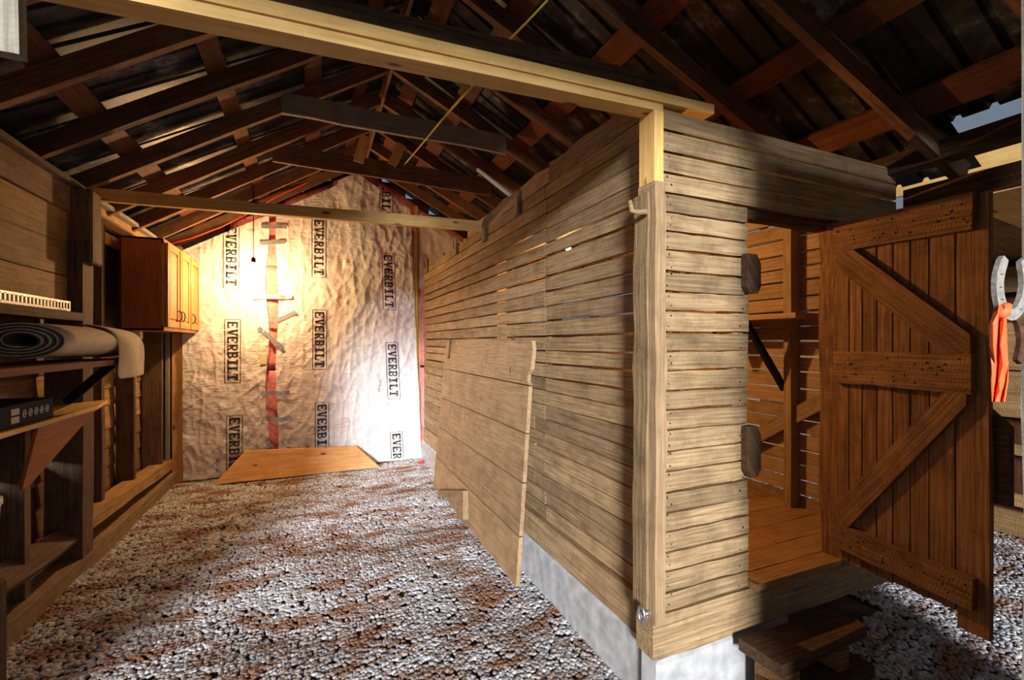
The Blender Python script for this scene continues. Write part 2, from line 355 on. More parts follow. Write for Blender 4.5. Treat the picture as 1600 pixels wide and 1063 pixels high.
plank('lower_girt', (-1.46, 2.2, .35), (-1.46, 3.80, .26), .14, .05, (.6, 0, .8), 'beam', wl, .006, 7)
for k in range(3):
    zz = 1.72+k*.205; plank('lining_board', (-1.462, 1.2, zz+.10), (-1.462, 3.79, zz+.10), .20, .02, (1, 0, 0), 'left', wl, .004)
plank('ledge', (-1.42, 1.9, 1.665), (-1.42, 3.78, 1.665), .12, .05, (0, 0, 1), 'beam', wl, .005)
plank('ledge', (-1.55, 3.97, 1.60), (-1.55, 4.85, 1.60), .10, .06, (0, 0, 1), 'beam', wl, .005)
# ---- back wall
YB = 5.95
wb = empty('wall_back', label='gable end wall with studs, pink insulation and clear printed plastic film', cat='wall', kind='structure')
for i in range(15):
    x0 = -1.68+i*.31; xc = x0+.155
    if xc > 2.95: break
    plank('sheathing_board', (xc, YB+.20, 0), (xc, YB+.20, rz(xc, .15)), .312, .02, (0, 1, 0), 'dark', wb, .003)
for x in (-1.37, -.86, -.33, .20, .73, 1.255):
    plank('wall_stud', (x, YB+.10, 0), (x, YB+.10, rz(x, -.02)), .045, .10, (0, 1, 0), 'new', wb, .002)
plank('wall_stud', (1.205, YB+.04, .0), (1.205, YB+.04, rz(1.205, -.03)), .05, .1, (0, 1, 0), 'new', wb, .002)
plank('corner_trim', (-1.36, YB-.02, 0), (-1.36, YB-.02, 1.6), .09, .03, (0, 1, 0), 'ply', wb, .002)
plank('corner_trim', (-1.44, YB-.05, 0), (-1.44, YB-.05, 1.6), .05, .03, (1, 0, 0), 'grey', wb, .002)
def batt(x0, x1, z0, z1):
    nx, nz = 8, max(4, int((z1-z0)/.08)); vs, fs = [], []
    for j in range(nz+1):
        for i in range(nx+1):
            x = x0+(x1-x0)*i/nx; zt = min(z1, rz(x, -.03)); zz = z0+(max(zt, z0+.02)-z0)*j/nz
            e = min(i, nx-i)/nx; vs.append((x, YB+.085-.04*min(1, e*3.2)+.015*noise.noise(Vector((x*9, zz*9, 3))), zz))
    for j in range(nz):
        for i in range(nx): q = j*(nx+1)+i; fs.append((q, q+1, q+nx+2, q+nx+1))
    me = bpy.data.meshes.new('insulation_batt'); me.from_pydata(vs, [], fs); me.polygons.foreach_set('use_smooth', [True]*len(fs))
    o = link('insulation_batt', me, 'pink', wb); o.modifiers.new('thick', 'SOLIDIFY').thickness = -.09
for x0, x1 in ((-1.34, -.885), (-.835, -.355), (-.305, .175), (.225, .705), (.755, 1.175), (1.285, 1.9)):
    batt(x0, x1, .02, 1.18); batt(x0, x1, 1.2, 2.38); 
    if x0 > -1.2: batt(x0, x1, 2.4, 3.6)
def disp(x, zz, sh):
    p = Vector((x*3+sh*5, zz*3, sh)); a = .022*noise.noise(p)
    q = Vector((x*4+zz*6+sh*3, zz*3-x*9, 2.))
    r = Vector((x*14+zz*3.5+sh*3, zz*2.2-x*2, 5.))
    c1 = max(0, 1-4*abs(noise.noise(Vector((x*1.6+zz*2.6+sh, zz*5-x*7, 9.)))))**2
    c2 = max(0, 1-4*abs(noise.noise(Vector((x*7+sh*2, zz*1.5-x*1.2, 4.)))))**2
    c3 = max(0, 1-4*abs(noise.noise(Vector((x*3-zz*4+sh, zz*8+x*9, 1.)))))**2
    return a+.010*noise.noise(q)+.005*noise.noise(q*2.3)+.004*noise.noise(r)+.009*c1+.009*c2+.007*c3
def fz(x, off=-.12): return rz(x, off)
def film(sh, xl, xr, y, top=9, bot=.02, nx=72, nz=170):
    """sheet between the slanted edges xl(z), xr(z)"""
    vs, fs = [], []
    for j in range(nz+1):
        for i in range(nx+1):
            s, q = i/nx, j/nz; z0 = bot
            xm = xl(1.5)+(xr(1.5)-xl(1.5))*s; zt = min(top, fz(xm)); zz = z0+(zt-z0)*q
            x = xl(zz)+(xr(zz)-xl(zz))*s; vs.append((x, y-.012-disp(x, zz, sh), zz))
    for j in range(nz):
        for i in range(nx): q = j*(nx+1)+i; fs.append((q, q+1, q+nx+2, q+nx+1))
    me = bpy.data.meshes.new('plastic_film'); me.from_pydata(vs, [], fs); me.polygons.foreach_set('use_smooth', [True]*len(fs))
    o = link('plastic_film', me, 'film', wb); o['sh'] = sh; o['y'] = y; return o
FY = YB-.062
filmA = film(0, lambda z: -1.30, lambda z: -.50+.02*math.sin(z*5), FY)
filmB = film(1, lambda z: -.40+.015*math.sin(z*4), lambda z: .62-.03*z, FY, nx=84)
filmC = film(2, lambda z: .42-.05*z, lambda z: 1.26-.045*z, FY-.03)
filmD = film(3, lambda z: 1.24, lambda z: 1.95, FY+.02, bot=2.2, nx=30, nz=30)
# lettering printed on the film: slab letters made of strips in a unit box (x right, y up)
def stroke(a, b, w): return ('s', a, b, w)
GL = {'E': [(0, 0, .3, 1), (0, 0, .9, .17), (0, .83, .9, 1), (0, .43, .62, .58), (.76, 0, .9, .32), (.76, .68, .9, 1), (.5, .34, .62, .67)],
      'I': [(.3, 0, .62, 1), (.08, 0, .84, .17), (.08, .83, .84, 1)],
      'L': [(.08, 0, .36, 1), (0, .83, .52, 1), (0, 0, .9, .17), (.76, 0, .9, .42)],
      'T': [(.3, 0, .6, 1), (.14, 0, .76, .16), (0, .83, .9, 1), (0, .6, .13, 1), (.77, .6, .9, 1)],
      'V': [('s', (.16, 1), (.46, 0), .26), ('s', (.78, 1), (.50, 0), .16), (-.03, .84, .40, 1), (.58, .84, .98, 1)],
      'R': [(.06, 0, .34, 1), (0, 0, .46, .16), (0, .84, .6, 1), (.3, .43, .62, .57), ('a', (.56, .715), .285, .13, -90, 90), ('s', (.44, .5), (.8, .06), .24), (.66, 0, .98, .16)],
      'B': [(.06, 0, .34, 1), (0, 0, .6, .16), (0, .84, .58, 1), (.3, .43, .6, .57), ('a', (.55, .715), .285, .13, -90, 90), ('a', (.57, .285), .285, .13, -90, 90)]}
def quad_cells(w):
    """cells of a word in letter units; each cell a list of 4 corners"""
    out = []; pos = 0
    for ch in w:
        for g in GL[ch]:
            if g[0] == 's':
                (x0, y0), (x1, y1), t = g[1:]; n = 6
                for i in range(n):
                    f0, f1 = i/n, (i+1)/n; xa, xb = x0+(x1-x0)*f0, x0+(x1-x0)*f1; ya, yb = y0+(y1-y0)*f0, y0+(y1-y0)*f1
                    out.append([(pos+xa-t/2, ya), (pos+xa+t/2, ya), (pos+xb+t/2, yb), (pos+xb-t/2, yb)])
            elif g[0] == 'a':
                (cx, cy), r, t, a0, a1 = g[1:]; n = 10
                for i in range(n):
                    A, B = (math.radians(a0+(a1-a0)*q/n) for q in (i, i+1)); ri = r-t
                    out.append([(pos+cx+ri*math.cos(A)*.7, cy+ri*math.sin(A)), (pos+cx+r*math.cos(A)*1.1, cy+r*math.sin(A)), (pos+cx+r*math.cos(B)*1.1, cy+r*math.sin(B)), (pos+cx+ri*math.cos(B)*.7, cy+ri*math.sin(B))])
            else:
                x0, y0, x1, y1 = g; nx, ny = max(1, round((x1-x0)/.2)), max(1, round((y1-y0)/.2))
                for i in range(nx):
                    for j in range(ny):
                        xa, xb = x0+(x1-x0)*i/nx, x0+(x1-x0)*(i+1)/nx; ya, yb = y0+(y1-y0)*j/ny, y0+(y1-y0)*(j+1)/ny
                        out.append([(pos+xa, ya), (pos+xb, ya), (pos+xb, yb), (pos+xa, yb)])
        pos += 1.08
    return out, pos-.12
def printing(fm, px, pz, length, wid, lean=0., zclip=0, ztop=9):
    """word reading downwards, boxed; (px,pz) is the top left corner seen from the room"""
    cells, tw = quad_cells('EVERBILT'); m = .35; tot = tw+2*m; hgt = 1+.52
    for k in range(44):
        a, b = k/44*tot, (k+1)/44*tot
        for y0 in (-.26, 1.20): cells.append([(a-m, y0), (b-m, y0), (b-m, y0+.07), (a-m, y0+.07)])
    for k in range(6):
        a, b = -.26+k/6*1.53, -.26+(k+1)/6*1.53
        for x0 in (-m, tw+m-.07): cells.append([(x0, a), (x0+.07, a), (x0+.07, b), (x0, b)])
    vs, fs = [], []
    for cll in cells:
        pts = []
        for a, b in cll:
            zz = pz-(a+m)/tot*length; x = px+wid*(b+.26)/1.53+lean*(pz-zz); pts.append((x, zz))
        if min(p[1] for p in pts) < zclip or max(p[1] for p in pts) > min(ztop, min(fz(p[0]) for p in pts)): continue
        i0 = len(vs)
        for x, zz in pts: vs.append((x, fm['y']-.012-disp(x, zz, fm['sh'])-.004, zz))
        fs.append((i0, i0+1, i0+2, i0+3))
    me = bpy.data.meshes.new('printed_word'); me.from_pydata(vs, [], fs)
    link('printed_word', me, 'print', fm)
def small_text(fm, x, zz, txt, size):
    cu = bpy.data.curves.new('t', 'FONT'); cu.body = txt; cu.size = size; cu.resolution_u = 1
    tmp = bpy.data.objects.new('t', cu); C.objects.link(tmp); dg = bpy.context.evaluated_depsgraph_get()
    me = bpy.data.meshes.new_from_object(tmp.evaluated_get(dg)); bpy.data.objects.remove(tmp)
    for v in me.vertices:
        a, b = v.co.x, v.co.y; X, Z = x+b, zz-a
        v.co = (X, fm['y']-.016-disp(X, Z, fm['sh']), Z)
    me.name = 'small_print'; link('small_print', me, 'print', fm)
def prt(fm, u0, v0, u1, v1, lean=0, **kw):
    a, b = onY(u0, v0, FY), onY(u1, v1, FY); printing(fm, a.x, a.z, kw.pop('length', a.z-b.z), kw.pop('wid', .158), lean, **kw)
    ln = kw.get('ln', .7)
    if kw.get('ztop', 9) > 8:
        small_text(fm, a.x-.10+lean*.4, a.z-.40, 'CC ESTSP 200', .036); small_text(fm, a.x+.02, a.z-.76, 'TM', .026)
LN = .71
prt(filmA, 349, 350, 372, 450, length=LN); prt(filmA, 351, 499, 373, 600, length=LN); prt(filmA, 354, 650, 376, 740, length=LN, zclip=.06)
prt(filmB, 487, 340, 510, 437, length=LN); prt(filmB, 488, 484, 511, 583, length=LN); prt(filmB, 492, 629, 515, 697, length=LN, zclip=.06)
prt(filmC, 591, 255, 612, 352, length=LN, lean=.02); prt(filmC, 595, 396, 617, 490, .03, length=LN); prt(filmC, 601, 535, 624, 630, .04, length=LN); prt(filmC, 608, 674, 632, 722, .05, length=LN, zclip=.04)
prt(filmD, 708, 348, 728, 420, length=LN, zclip=2.25)
def tape(u0, v0, u1, v1, w=.045):
    a, b = onY(u0, v0, FY-.03), onY(u1, v1, FY-.03); n = 6; vs, fs = [], []
    d = (b-a).normalized(); p = Vector((-d.z, 0, d.x))*w/2
    for i in range(n+1):
        q = a.lerp(b, i/n); e = Vector((0, U(-.008, .008)-.012, U(-.006, .006))); vs += [tuple(q+p+e), tuple(q-p+e)]
    for i in range(n): fs.append((2*i, 2*i+1, 2*i+3, 2*i+2))
    me = bpy.data.meshes.new('tape_strip'); me.from_pydata(vs, [], fs); o = link('tape_strip', me, 'tape', wb); o.modifiers.new('t', 'SOLIDIFY').thickness = .001
for t in ((408, 354, 448, 355), (406, 380, 446, 379), (396, 465, 456, 464), (404, 512, 443, 545), (420, 506, 462, 488), (408, 615, 453, 614), (416, 655, 456, 655), (418, 690, 424, 706), (440, 692, 456, 691)): tape(*t)
# ---- corn crib: side wall, front wall, inner walls, floor
XC, YF = 1.29, 1.42
ws = empty('wall_crib_side', label='long tan slatted side wall of the crib with narrow gaps', cat='wall', kind='structure')
z = .425; row = 0; SB = onX(888, 388, XC)
while z < 2.40:
    hgt = U(.079, .092); cuts = [1.50, 2.47+U(-.02, .02), 5.84]
    if row in (2, 4, 6): cuts = [1.5, 2.62, 5.84]
    elif row % 5 == 3: cuts = [1.5, 3.7, 5.84]
    if z < SB.z-.05 < z+hgt+.02: hgt = SB.z-z
    gap = .011 if 1.2 < z < 1.9 else .007
    if abs(z+hgt-SB.z) < .01 or abs(z-SB.z) < .01: gap = .017
    for a, b in zip(cuts, cuts[1:]):
        lo, hi = z+gap/2+U(-.002, .002), z+hgt-gap/2
        plank('slat', (XC+.012, a+.002, (lo+hi)/2), (XC+.012, b-.002, (lo+hi)/2+U(-.004, .004)), hi-lo, .022, (1, 0, 0), 'crib', ws, .0025, 7)
    z += hgt; row += 1
ZT = z
plank('slat', (XC+.006, 2.42, ZT+.05), (XC+.006, 4.0, ZT+.04), .10, .02, (1, 0, 0), 'crib', ws, .012, 9)
plank('slat', (XC+.006, 1.50, ZT+.055), (XC+.006, 2.40, ZT+.055), .11, .02, (1, 0, 0), 'crib', ws, .01, 9)
for y in (1.56, 2.47, 3.35, 4.2, 5.0, 5.78):
    plank('stud', (XC+.065, y, .45), (XC+.065, y, 2.5), .05, .08, (1, 0, 0), 'crib', ws)
for y, zz in ((2.86, 2.47), (3.52, 2.42), (4.33, 2.46), (5.60, 2.47)):
    plank('cleat', (XC-.012, y, zz-.09), (XC-.012, y+.01, zz+.07), .055, .025, (1, 0, 0), 'crib', ws)
plank('sill_beam', (XC+.012, 1.44, .335), (XC+.03, 5.84, .335), .165, .075, (1, 0, 0), 'crib', ws, .008, 9)
wf = empty('wall_crib_front', label='tan slatted front wall of the crib around the dark doorway', cat='wall', kind='structure')
z = .425; DX0, DX1, DZ = 1.742, 2.33, 2.07
while z < 2.40:
    hgt = U(.074, .086); gap = .009
    right = DX0+U(-.006, .006) if z < DZ-.03 else 2.86
    zz = z+hgt/2
    plank('slat', (1.262, YF+.012, zz), (right, YF+.012, zz+U(-.003, .003)), hgt-gap, .022, (0, 1, 0), 'crib', wf, .0025, 6)
    if z < DZ-.03: plank('slat', (2.43, YF+.03, zz), (2.86, YF+.03, zz), hgt-gap, .022, (0, 1, 0), 'door', wf, .0025, 4)
    z += hgt; row += 1
plank('sill_beam', (1.215, YF+.045, .335), (2.92, YF+.045, .335), .175, .10, (0, 1, 0), 'crib', wf, .006, 8)
plank('jamb_stud', (1.71, YF+.07, .46), (1.71, YF+.07, 2.3), .06, .09, (0, 1, 0), 'crib', wf)
plank('hinge_post', (2.37, YF+.01, .44), (2.36, YF+.01, 2.08), .085, .10, (0, 1, 0), 'door', wf, .012, 10)
plank('door_header', (1.74, YF+.05, 2.09), (2.86, YF+.05, 2.09), .07, .05, (0, 1, 0), 'dark', wf, .004)
for zz, hh in ((1.80, .17), (1.03, .22)):
    prism('turn_latch', [(1.70, YF-.03, zz-hh/2+.03), (1.72, YF-.03, zz-hh/2), (1.765, YF-.03, zz-hh/2), (1.785, YF-.03, zz-hh/2+.03), (1.785, YF-.03, zz+hh/2-.04), (1.76, YF-.03, zz+hh/2), (1.70, YF-.03, zz+hh/2)], (0, .03, 0), 'dark', wf)
wi = empty('wall_crib_inner', label='inner walls of the crib seen through its doorway', cat='wall', kind='structure')
z = .44
while z < 2.42:
    hgt = U(.085, .11)
    plank('slat', (2.85, 1.5, z+hgt/2), (2.85, 5.84, z+hgt/2), hgt-.012, .022, (1, 0, 0), 'panel', wi, .003, 6)
    plank('slat', (1.33, 5.84, z+hgt/2), (2.85, 5.84, z+hgt/2), hgt-.008, .022, (0, 1, 0), 'crib', wi, .003, 4)
    z += hgt
for y in (1.96, 3.0, 4.2): plank('stud', (2.80, y, .44), (2.80, y, 2.45), .05, .09, (1, 0, 0), 'panel', wi)
plank('wall_brace', (2.80, 1.62, 1.25), (2.80, 2.60, .60), .09, .03, (1, 0, 0), 'panel', wi)
fc = empty('floor_crib', label='raised plank floor inside the crib', cat='floor', kind='structure')
plank('threshold', (DX0+.004, 1.425, .442), (DX1-.004, 1.425, .442), .09, .03, (0, 0, 1), 'floorb', fc, .002, 4)
y = 1.475
while y < 5.8:
    w = U(.14, .2); cut = U(1.7, 2.4)
    plank('floor_plank', (1.33, y+w/2, .44), (cut, y+w/2, .44), w-.004, .03, (0, 0, 1), 'floorb', fc, .002, 4)
    plank('floor_plank', (cut+.003, y+w/2, .442), (2.84, y+w/2, .442), w-.004, .03, (0, 0, 1), 'floorb', fc, .002, 4)
    y += w
for k, (a, b, sm) in enumerate((((XC-.035, 1.43, -.1), (XC+.12, 5.84, .25), 0), ((XC-.06, YF-.012, -.1), (2.0, YF+.1, .245), 0))):
    o = box('foundation', a, b, 'concrete', None, .012, .004); tag(o, ('grey concrete footing under the long slatted crib side', 'pale concrete corner footing under the crib doorway front')[k], 'foundation', kind='structure')
plank('corner_post', (1.236, 1.445, .40), (1.236, 1.445, 2.13), .052, .10, (0, 1, 0), 'panel', wf, .006, 12)
plank('corner_board', (1.205, 1.475, .41), (1.212, 1.475, 2.10), .085, .02, (1, 0, 0), 'crib', wf, .006, 12)
# ---- plates and far right lean-to
wr = empty('wall_right', label='horizontal boards of the far right wall past the plank door', cat='wall', kind='structure')
for z0, z1 in ((0, .19), (.23, .33), (.63, .71), (.92, 1.28), (1.29, 1.66), (1.9, 2.1)):
    plank('rail_board', (5.0, .2, (z0+z1)/2), (5.0, 5.2, (z0+z1)/2), z1-z0, .03, (1, 0, 0), 'left', wr, .004)
for i in range(24):
    y0 = .2+i*.21; plank('outer_board', (5.09, y0+.1, 0), (5.09, y0+.1, 2.6), .198, .02, (1, 0, 0), 'purlin' if i % 3 else 'grey', wr, .003, 3)
tp = plank('wall_plate', (2.83, -.1, 2.44), (2.83, 5.9, 2.44), .10, .10, (1, 0, 0), 'dark'); tag(tp, 'dark eave plate carrying the right hand rafter feet', 'beam')
tp = plank('eave_board', (2.90, -.1, 2.26), (2.90, 1.40, 2.26), .11, .03, (1, 0, 0), 'dark'); tag(tp, 'dark rail below the slot over the plank door', 'beam')
tp = plank('fascia_board', (3.3, .5, 2.50), (3.3, 2.4, 2.50), .20, .02, (1, 0, 0), 'new'); tag(tp, 'pale sunlit board seen through the slot over the plank door', 'board')
ler = empty('roof_lean_to', label='low lean-to roof boards right of the crib', cat='roof', kind='structure')
for i in range(9):
    plank('roof_board', (3.36, .55+i*.56, 2.32), (5.3, .55+i*.56, 2.15), .555, .025, (0.07, 0, 1), 'new' if i < 2 else 'left', ler, .003, 3)
# ---- barn mouth walls behind and beside the viewer
wfr = empty('wall_front', label='board wall beside and above the open barn mouth', cat='wall', kind='structure')
for i in range(7):
    x = 1.50+i*.18; plank('wall_board', (x+.0, .375, 0), (x, .375, 2.55), .176, .025, (0, 1, 0), 'grey', wfr, .002, 3)
for i in range(26):
    x = -1.7+i*.185
    if rz(x, .0) > 2.72: plank('gable_board', (x, -.12, 2.68), (x, -.12, rz(x, .1)), .182, .02, (0, 1, 0), 'grey', wfr, .002, 3)
for i in range(3): plank('wall_board', (-1.62-i*.2, 1.15, 0), (-1.62-i*.2, 1.15, 2.5), .195, .02, (0, 1, 0), 'dark', wfr, .002, 3)
p = plank('mouth_post', (1.356, .375, 0), (1.335, .375, 2.75), .09, .11, (0, 1, 0), 'grey', None, .006, 10); tag(p, 'weathered grey post at the right edge carrying the horseshoes', 'post')
# ================================================================== THINGS
# ---- header over the mouth of the bay
def single(o, label, cat, group=None): return tag(o, label, cat, group)
hl, hr = Vector((-1.55, 1.442, 2.365-.045)), Vector((1.256, 1.442, 2.427))
single(plank('header_board', hl, hr, .076, .036, (0, 0, 1), 'new', None, .0015, 8), 'lower of two pale pine boards spanning overhead to the crib corner', 'beam')
single(plank('header_board', hl+Vector((0, -.004, .040)), hr+Vector((.26, -.004, .041)), .085, .038, (0, 0, 1), 'new', None, .0015, 8), 'upper pale pine board overhead, sticking out past the crib corner', 'beam')
single(plank('cross_beam', hl+Vector((0, .03, .10)), hr+Vector((.12, .03, .12)), .075, .04, (0, 1, 0), 'dark', None, .002, 8), 'dark brown beam lying on top of the pale overhead boards', 'beam')
single(plank('short_post', (1.232, 1.447, 2.12), (1.232, 1.447, 2.408), .046, .088, (0, 1, 0), 'new', None, .001, 3), 'short pale pine post between the overhead board and crib corner', 'post')
single(plank('timber_stub', (-.635, 1.27, 2.09), (-.635, 1.27, 2.95), .16, .03, (0, 1, 0), 'grey', None, .006, 6), 'weathered timber end hanging at the top left corner', 'post')
# ---- tie beams
single(plank('tie_beam', (-1.44, 4.10, 2.54), (1.30, 3.60, 2.475), .085, .045, (0, 1, 0), 'new', None, .002, 8), 'long thin pale tie beam reaching from left post to crib wall', 'beam')
single(plank('collar_tie', (-.22, 3.72, 3.25), (1.46, 3.52, 3.16), .15, .035, (0, 1, 0), 'grey', None, .006, 8), 'wide grey collar tie high under the ridge, nearer one', 'beam')
single(plank('collar_tie', (-.34, 4.60, 3.21), (1.62, 4.28, 3.06), .165, .035, (0, 1, 0), 'beam', None, .006, 8), 'brown knotty collar tie above the plastic wall, farther one', 'beam')
for (u0, v0, u1, v1), lb in (((570, 212, 560, 254), 'short pale board standing on the far collar tie, left of two'), ((628, 226, 612, 258), 'short pale board slanting on the far collar tie, right of two')):
    single(plank('hanger_board', onY(u1, v1, 4.41), onY(u0, v0, 4.41), .09, .02, (0, 1, 0), 'new', None, .001, 3), lb, 'board')
single(plank('loose_stick', onX(748, 266, 1.25), onX(801, 308, 1.36), .04, .025, (0, .3, 1), 'white', None, .001, 4), 'whitish stick lying from rafters to the crib wall top', 'stick')
rp = [onY(738, 133, 1.60), onY(690, 188, 2.6), onY(657, 228, 3.6), onY(628, 262, 4.5)]
single(tube('rope', [rp[0]]+[rp[i].lerp(rp[i+1], q/4) for i in range(3) for q in range(1, 5)], .006, 'yellow'), 'thin yellow rope slanting below the rafters', 'rope')
single(tube('rope', [onY(790, 68, 2.2), onY(822, 36, 2.1), onY(856, 0, 2.0)], .006, 'yellow'), 'yellow rope end among dark rafters above the pale boards', 'rope')
cp = [onY(u, v, YB-.09) for u, v in ((262, 382), (300, 372), (345, 355), (385, 335), (430, 308), (480, 285), (530, 270), (575, 262), (625, 278), (655, 290), (690, 318), (730, 344))]
single(tube('extension_cord', cp, .008, 'cord'), 'orange cord following the top edge of the plastic wall', 'cord')
# ---- lamps
hb = onY(396, 418, 5.42)
bulb('hanging_bulb', hb, 'bare lit bulb hanging before the plastic wall near cabinet', 78, (1, .60, .26), rz(hb.x, .13)-hb.z, .035)
cbp = onX(888, 388, 1.52)
cbl = bulb('crib_bulb', cbp, 'lit bulb under an added light-blocking tin shade glowing through a gap in the crib slats', 52, (1, .52, .17), .5, .018)
o = lathe('added_bulb_shade', [(.012, .075), (.03, .072), (.13, .030), (.131, .028), (.03, .068), (.012, .071)], cbp, 'tin', cbl, 24)  # tin cone added to keep the bulb's light off the right roof
# ---- trapezoid board at the base of the plastic
a, b, c, d = onZ(345, 742, .02), onZ(592, 727, .02), onY(556, 695, YB-.10), onY(385, 702, YB-.10)
a.y = b.y = YB-.31; c.y = d.y = YB-.17
single(prism('pine_board', [a, b, c, d], (0, -.018, -.006), 'ply'), 'orange pine board with slanted ends leaning against the plastic wall', 'board')
o = box('outlet_box', onY(406, 570, YB-.10), onY(418, 552, YB-.05), 'beige', None, .004); tag(o, 'beige electrical outlet box on the plastic beside the pink strip', 'outlet')
q = onZ(655, 721, .02); o = lathe('red_cap', [(.02, 0), (.035, .01), (.03, .03), (.012, .036)], (q.x, q.y-.12, .02), 'red'); tag(o, 'small red cap on the gravel below the plastic wall', 'cap')
# ---- wall cabinet
cb = empty('wall_cabinet', (-1.42, 4.70, 1.60), label='honey stained wooden wall cabinet with three doors above the left wall', cat='cabinet')
X0, X1, Y0, Y1, Z0, Z1 = -1.47, -1.19, 4.70, 5.90, 1.605, 2.385
box('side_panel', (X0, Y0, Z0), (X1, Y0+.018, Z1), 'cabside', cb, .002)
box('side_panel', (X0, Y1-.018, Z0), (X1, Y1, Z1), 'cabside', cb, .002)
box('top_panel', (X0, Y0, Z1-.018), (X1, Y1, Z1), 'cab', cb, .002); box('bottom_panel', (X0, Y0, Z0), (X1, Y1, Z0+.018), 'cab', cb, .002)
box('back_panel', (X0, Y0, Z0), (X0+.01, Y1, Z1), 'cab', cb, .001)
for z0, z1 in ((Z0, Z0+.045), (Z1-.045, Z1)): box('frame_rail', (X1-.004, Y0, z0), (X1+.016, Y1, z1), 'cab', cb, .002)
dw = (Y1-Y0)/3
for k in range(4):
    yy = min(max(Y0+k*dw-.02, Y0), Y1-.04); box('frame_stile', (X1-.002, yy, Z0), (X1+.014, yy+.04, Z1), 'cab', cb, .002)
for k in range(3):
    y0, y1 = Y0+k*dw+.022, Y0+(k+1)*dw-.016; z0, z1 = Z0+.03, Z1-.03; x = X1+.016
    dr = box('door', (x, y0, z0), (x+.012, y1, z1), 'cab', cb, .003)
    for a, b in (((y0, z0), (y0+.055, z1)), ((y1-.055, z0), (y1, z1)), ((y0+.055, z0), (y1-.055, z0+.055)), ((y0+.055, z1-.055), (y1-.055, z1))):
        box('door_frame', (x+.012, a[0], a[1]), (x+.024, b[0], b[1]), 'cab', dr, .003)
    box('raised_panel', (x+.010, y0+.075, z0+.075), (x+.021, y1-.075, z1-.075), 'cab', dr, .008)
    hy = y1-.035 if k == 0 else y0+.035
    tube('handle', [(x+.02, hy, z0+.06), (x+.045, hy, z0+.075), (x+.052, hy, z0+.11), (x+.045, hy, z0+.145), (x+.02, hy, z0+.16)], .005, 'black', dr, 6)
o = empty('plug_adapter', (-1.40, 4.86, 1.53), label='beige plug with thin hanging cord under the wall cabinet', cat='plug')
box('plug_body', (-1.43, 4.82, 1.53), (-1.37, 4.90, 1.603), 'beige', o, .008)
tube('cord', [(-1.40, 4.80, 1.56), (-1.405, 4.79, 1.40), (-1.40, 4.80, 1.25), (-1.40, 4.82, 1.15), (-1.40, 4.81, 1.08)], .006, 'beige', o, 6)
# ---- shelves and what stands on them
sh = empty('upper_shelf', (-1.40, 2.9, 1.33), label='upper brown shelf board under the carpet roll', cat='shelf')
plank('shelf_board', (-1.25, 2.3, 1.385), (-1.25, 3.66, 1.385), .34, .03, (0, 0, 1), 'purlin', sh, .002)
plank('shelf_brace', (-1.42, 3.70, 1.13), (-1.16, 3.58, 1.365), .05, .02, (0, 1, 0), 'black', sh, .001)
def roll():
    t = empty('carpet_roll', (-1.24, 3.3, 1.40), label='flattened carpet roll with pale jute backing on the upper shelf', cat='carpet roll')
    cx, cz = -1.24, 1.512; ya, yb = 2.80, 3.74
    def spiral(th0, th1, n, off):
        return [((.05+.022*(th/(2*math.pi))*1.25+off)*.98, th) for th in [th0+(th1-th0)*i/n for i in range(n+1)]]
    def sheet(name, off, mat, th1):
        P = [(cx+r*math.cos(-th), cz+r*.50*math.sin(-th)) for r, th in spiral(math.pi*.5, th1, 110, off)]
        vs, fs = [], []; ny = 8
        for x, zz in P:
            for j in range(ny+1):
                s = j/ny; vs.append((x+.02*s+.004*noise.noise(Vector((x*9, s*4, 0))), ya+(yb-ya)*s+.012*noise.noise(Vector((x*20, zz*20, 0)))*(j == 0), zz+.012*s-.03*s*s))
        for i in range(len(P)-1):
            for j in range(ny): q = i*(ny+1)+j; fs.append((q, q+1, q+ny+2, q+ny+1))
        me = bpy.data.meshes.new(name); me.from_pydata(vs, [], fs); me.polygons.foreach_set('use_smooth', [True]*len(fs))
        o = link(name, me, mat, t); o.modifiers.new('t', 'SOLIDIFY').thickness = .006
    sheet('backing', .0, 'jute', math.pi*8.5); sheet('pile', -.011, 'pile', math.pi*8.45)
    # loose end that folds over and hangs down on the room side of the roll's far end
    prof = [(-1.26, 1.60), (-1.18, 1.598), (-1.11, 1.578), (-1.068, 1.53), (-1.058, 1.46), (-1.056, 1.40), (-1.060, 1.34), (-1.056, 1.285)]
    vs, fs = [], []
    for x, zz in prof:
        for i in range(9):
            s = i/8; vs.append((x+.012*math.sin(s*6+zz*4)*(zz < 1.55)+.012*s, 3.37+.40*s+.02*(1.6-zz)*math.sin(s*3), zz-.02*s*(zz > 1.5)))
    for i in range(len(prof)-1):
        for j in range(8): q = i*9+j; fs.append((q, q+1, q+10, q+9))
    me = bpy.data.meshes.new('loose_flap'); me.from_pydata(vs, [], fs); me.polygons.foreach_set('use_smooth', [True]*len(fs))
    o = link('loose_flap', me, 'jute', t); o.modifiers.new('t', 'SOLIDIFY').thickness = .012; o.modifiers.new('s', 'SUBSURF').levels = 1
roll()
ls = empty('lower_shelf', (-1.4, 2.9, 1.07), label='lower pale plywood shelf ending in a pointed tip', cat='shelf')
prism('shelf_board', [(-1.20, 2.2, 1.10), (-1.20, 3.50, 1.10), (-1.27, 3.86, 1.10), (-1.36, 3.74, 1.10), (-1.43, 3.60, 1.10), (-1.43, 2.2, 1.10)], (0, 0, .022), 'new', ls)
prism('gusset', [(-1.235, 2.95, 1.095), (-1.235, 3.60, 1.095), (-1.30, 3.02, .79), (-1.30, 2.96, .79)], (-.015, 0, 0), 'cabside', ls)
bx = empty('printed_carton', (-1.3, 2.85, 1.123), label='low black carton with printed icons on the lower shelf', cat='box')
